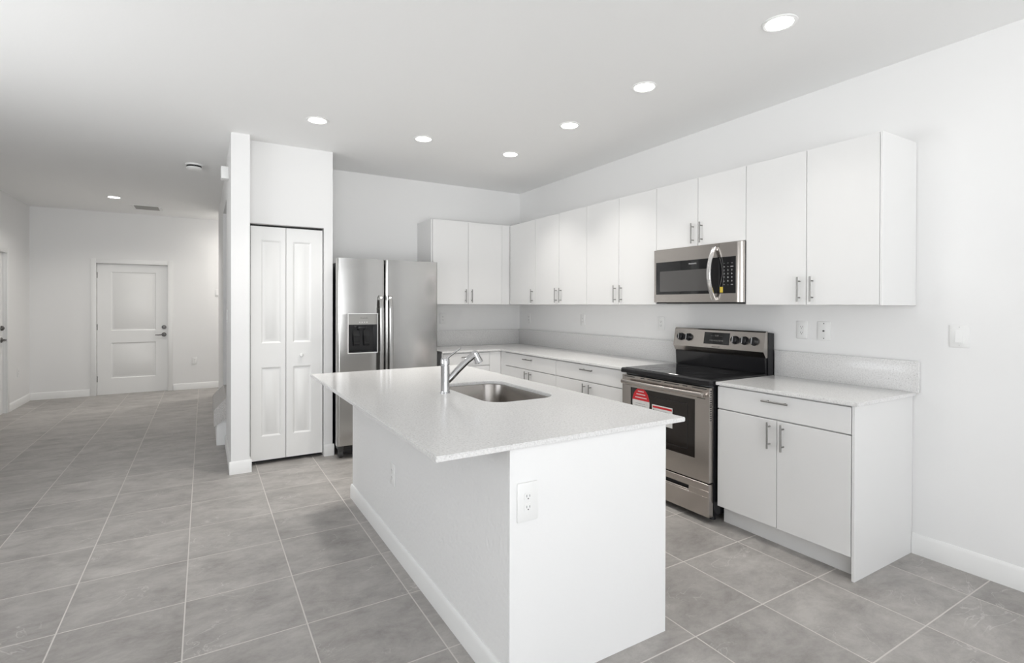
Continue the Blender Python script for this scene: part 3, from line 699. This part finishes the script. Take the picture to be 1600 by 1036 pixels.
plate('jack', '-X', (XR, 1.837, 1.238), 'white jack plate with three dark dots above the short countertop', .084, .122, 'jack_plate')
plate('rocker', '-X', (XR, 1.137, 1.241), 'white rocker light switch on the bare right wall', .086, .120, 'light_switch')
plate('decora', '-X', (XR, 3.226, 1.241), 'white outlet on the range wall, just left of the range console')
plate('decora', '-X', (XR, 4.322, 1.241), 'white outlet on the range wall halfway between range and corner')
plate('decora', '-X', (XR, 5.377, 1.236), 'white outlet on the range wall nearest the room corner')
plate('decora', '-Y', (2.402, YB, 1.242), 'white outlet on the back wall beside the refrigerator')
plate('duplex', '-Y', (.998, IY0, .697), 'white double outlet on the front end panel of the island', .088, .140)
plate('duplex', '-X', (IX0, 2.866, .438), 'white outlet low on the long grey-shaded side of the island', .080, .125)
plate('decora', '-Y', (-.133, YF, .465), 'white outlet low on the far hall wall right of the door')
plate('decora', '+X', (XL, 9.457, .465), 'white outlet low on the left hall wall by the front door')
plate('rocker', '-Y', (.200, YF, 1.585), 'small white switch plate on the far hall wall beside the wing wall', .075, .12, 'light_switch')

# ------------------------------------------------------------------ ceiling and hall fittings
def downlight(x, y, label, watts, spread=95):
    t = thing('recessed_light', label, 'ceiling light', (x, y, ZC), 'round recessed ceiling lights')
    b = MB(); z = ZC
    b.loops([ring((x, y, z), (0, 0, 1), .083, 40), ring((x, y, z-.004), (0, 0, 1), .082, 40), ring((x, y, z-.007), (0, 0, 1), .074, 40), ring((x, y, z-.004), (0, 0, 1), .064, 40), ring((x, y, z), (0, 0, 1), .064, 40)], closed=True)
    b.build('trim_ring', 'plate', t)
    MB().lathe((x, y, z), (0, 0, -1), [(.0638, .0005), (.0638, .003), (.05, .0045), (0, .005)], 40).build('lens', 'lens', t)
    l = bpy.data.lights.new('lamp', 'AREA'); l.shape = 'DISK'; l.size = .12; l.spread = R(spread); l.energy = watts; l.color = (1, .965, .915)
    o = bpy.data.objects.new('lamp', l); C.objects.link(o); o.parent = t; o.location = (0, 0, -.012)
for x, y, s in ((2.471, 1.535, 'nearest the viewer, at the top right of the ceiling'), (2.449, 2.435, 'in front of the microwave cabinets, second along the right row'),
                (2.470, 3.259, 'third along the right row, between the microwave and the corner'), (2.468, 4.169, 'near the kitchen corner where the two rows meet'),
                (1.606, 4.168, 'above the refrigerator front, middle of the back row'), (.748, 4.171, 'in front of the pantry, left end of the back row')):
    downlight(x, y, 'lit round recessed light '+s, 1.8 if y < 3 else 4.6)
downlight(-1.022, 8.569, 'lit round recessed light alone in the hall ceiling by the far door', 10, 140)
downlight(1.0, 9.54, 'lit round recessed light in the foyer behind the stair wall', 17, 165)
t = thing('smoke_detector', 'round white smoke detector on the hall ceiling', 'smoke detector', (-.085, 6.14, ZC))
MB().lathe((-.085, 6.14, ZC), (0, 0, -1), [(.078, 0), (.078, .014), (.070, .016), (0, .016)], 36).build('mounting_plate', 'plate', t)
MB().lathe((-.085, 6.14, ZC), (0, 0, -1), [(.066, .016), (.066, .030), (.064, .031), (0, .031)], 36).build('sensor_slot', 'dark', t)
MB().lathe((-.085, 6.14, ZC), (0, 0, -1), [(.068, .031), (.070, .040), (.058, .052), (0, .056)], 36).build('cover', 'plate', t)
vx0, vx1, vy0, vy1 = -.86, -.57, 9.06, 9.40
t = thing('air_vent', 'white ceiling air vent with dark slats near the far hall door', 'air vent', (-.715, 9.23, ZC))
b = MB(); z0, z1 = ZC-.010, ZC
for q in ((vx0-.04, vx1+.04, vy0-.035, vy0), (vx0-.04, vx1+.04, vy1, vy1+.035), (vx0-.04, vx0, vy0, vy1), (vx1, vx1+.04, vy0, vy1)): b.box((q[0], q[2], z0), (q[1], q[3], z1), .002, 1)
b.build('vent_frame', 'plate', t)
MB().box((vx0, vy0, ZC-.002), (vx1, vy1, ZC-.0005)).build('duct_shade_sheet', 'dark', t)  # black sheet stands in for the shade inside the duct
b = MB()
for k in range(6):
    y = vy0+.02+k*.056; b.loops([[(x, y, ZC-.003), (x, y+.004, ZC-.003), (x, y+.026, ZC-.012), (x, y+.022, ZC-.012)] for x in (vx0, vx1)])
b.build('slats', 'grey_panel', t)
m = frame('-X', (WX, 5.30, 2.575))
t = thing('chime_box', 'small white box high on the hall side of the wing wall', 'door chime', (WX, 5.30, 2.575))
MB(m).box((-.05, -.055, 0), (.05, .055, .062), .006).build('chime_cover', 'plate', t)
m = frame('-X', (WX, 5.50, 1.29))
plate('rocker', '-X', (WX, 5.50, 1.29), 'thin white switch plate on the hall side of the wing wall', .074, .12, 'light_switch')
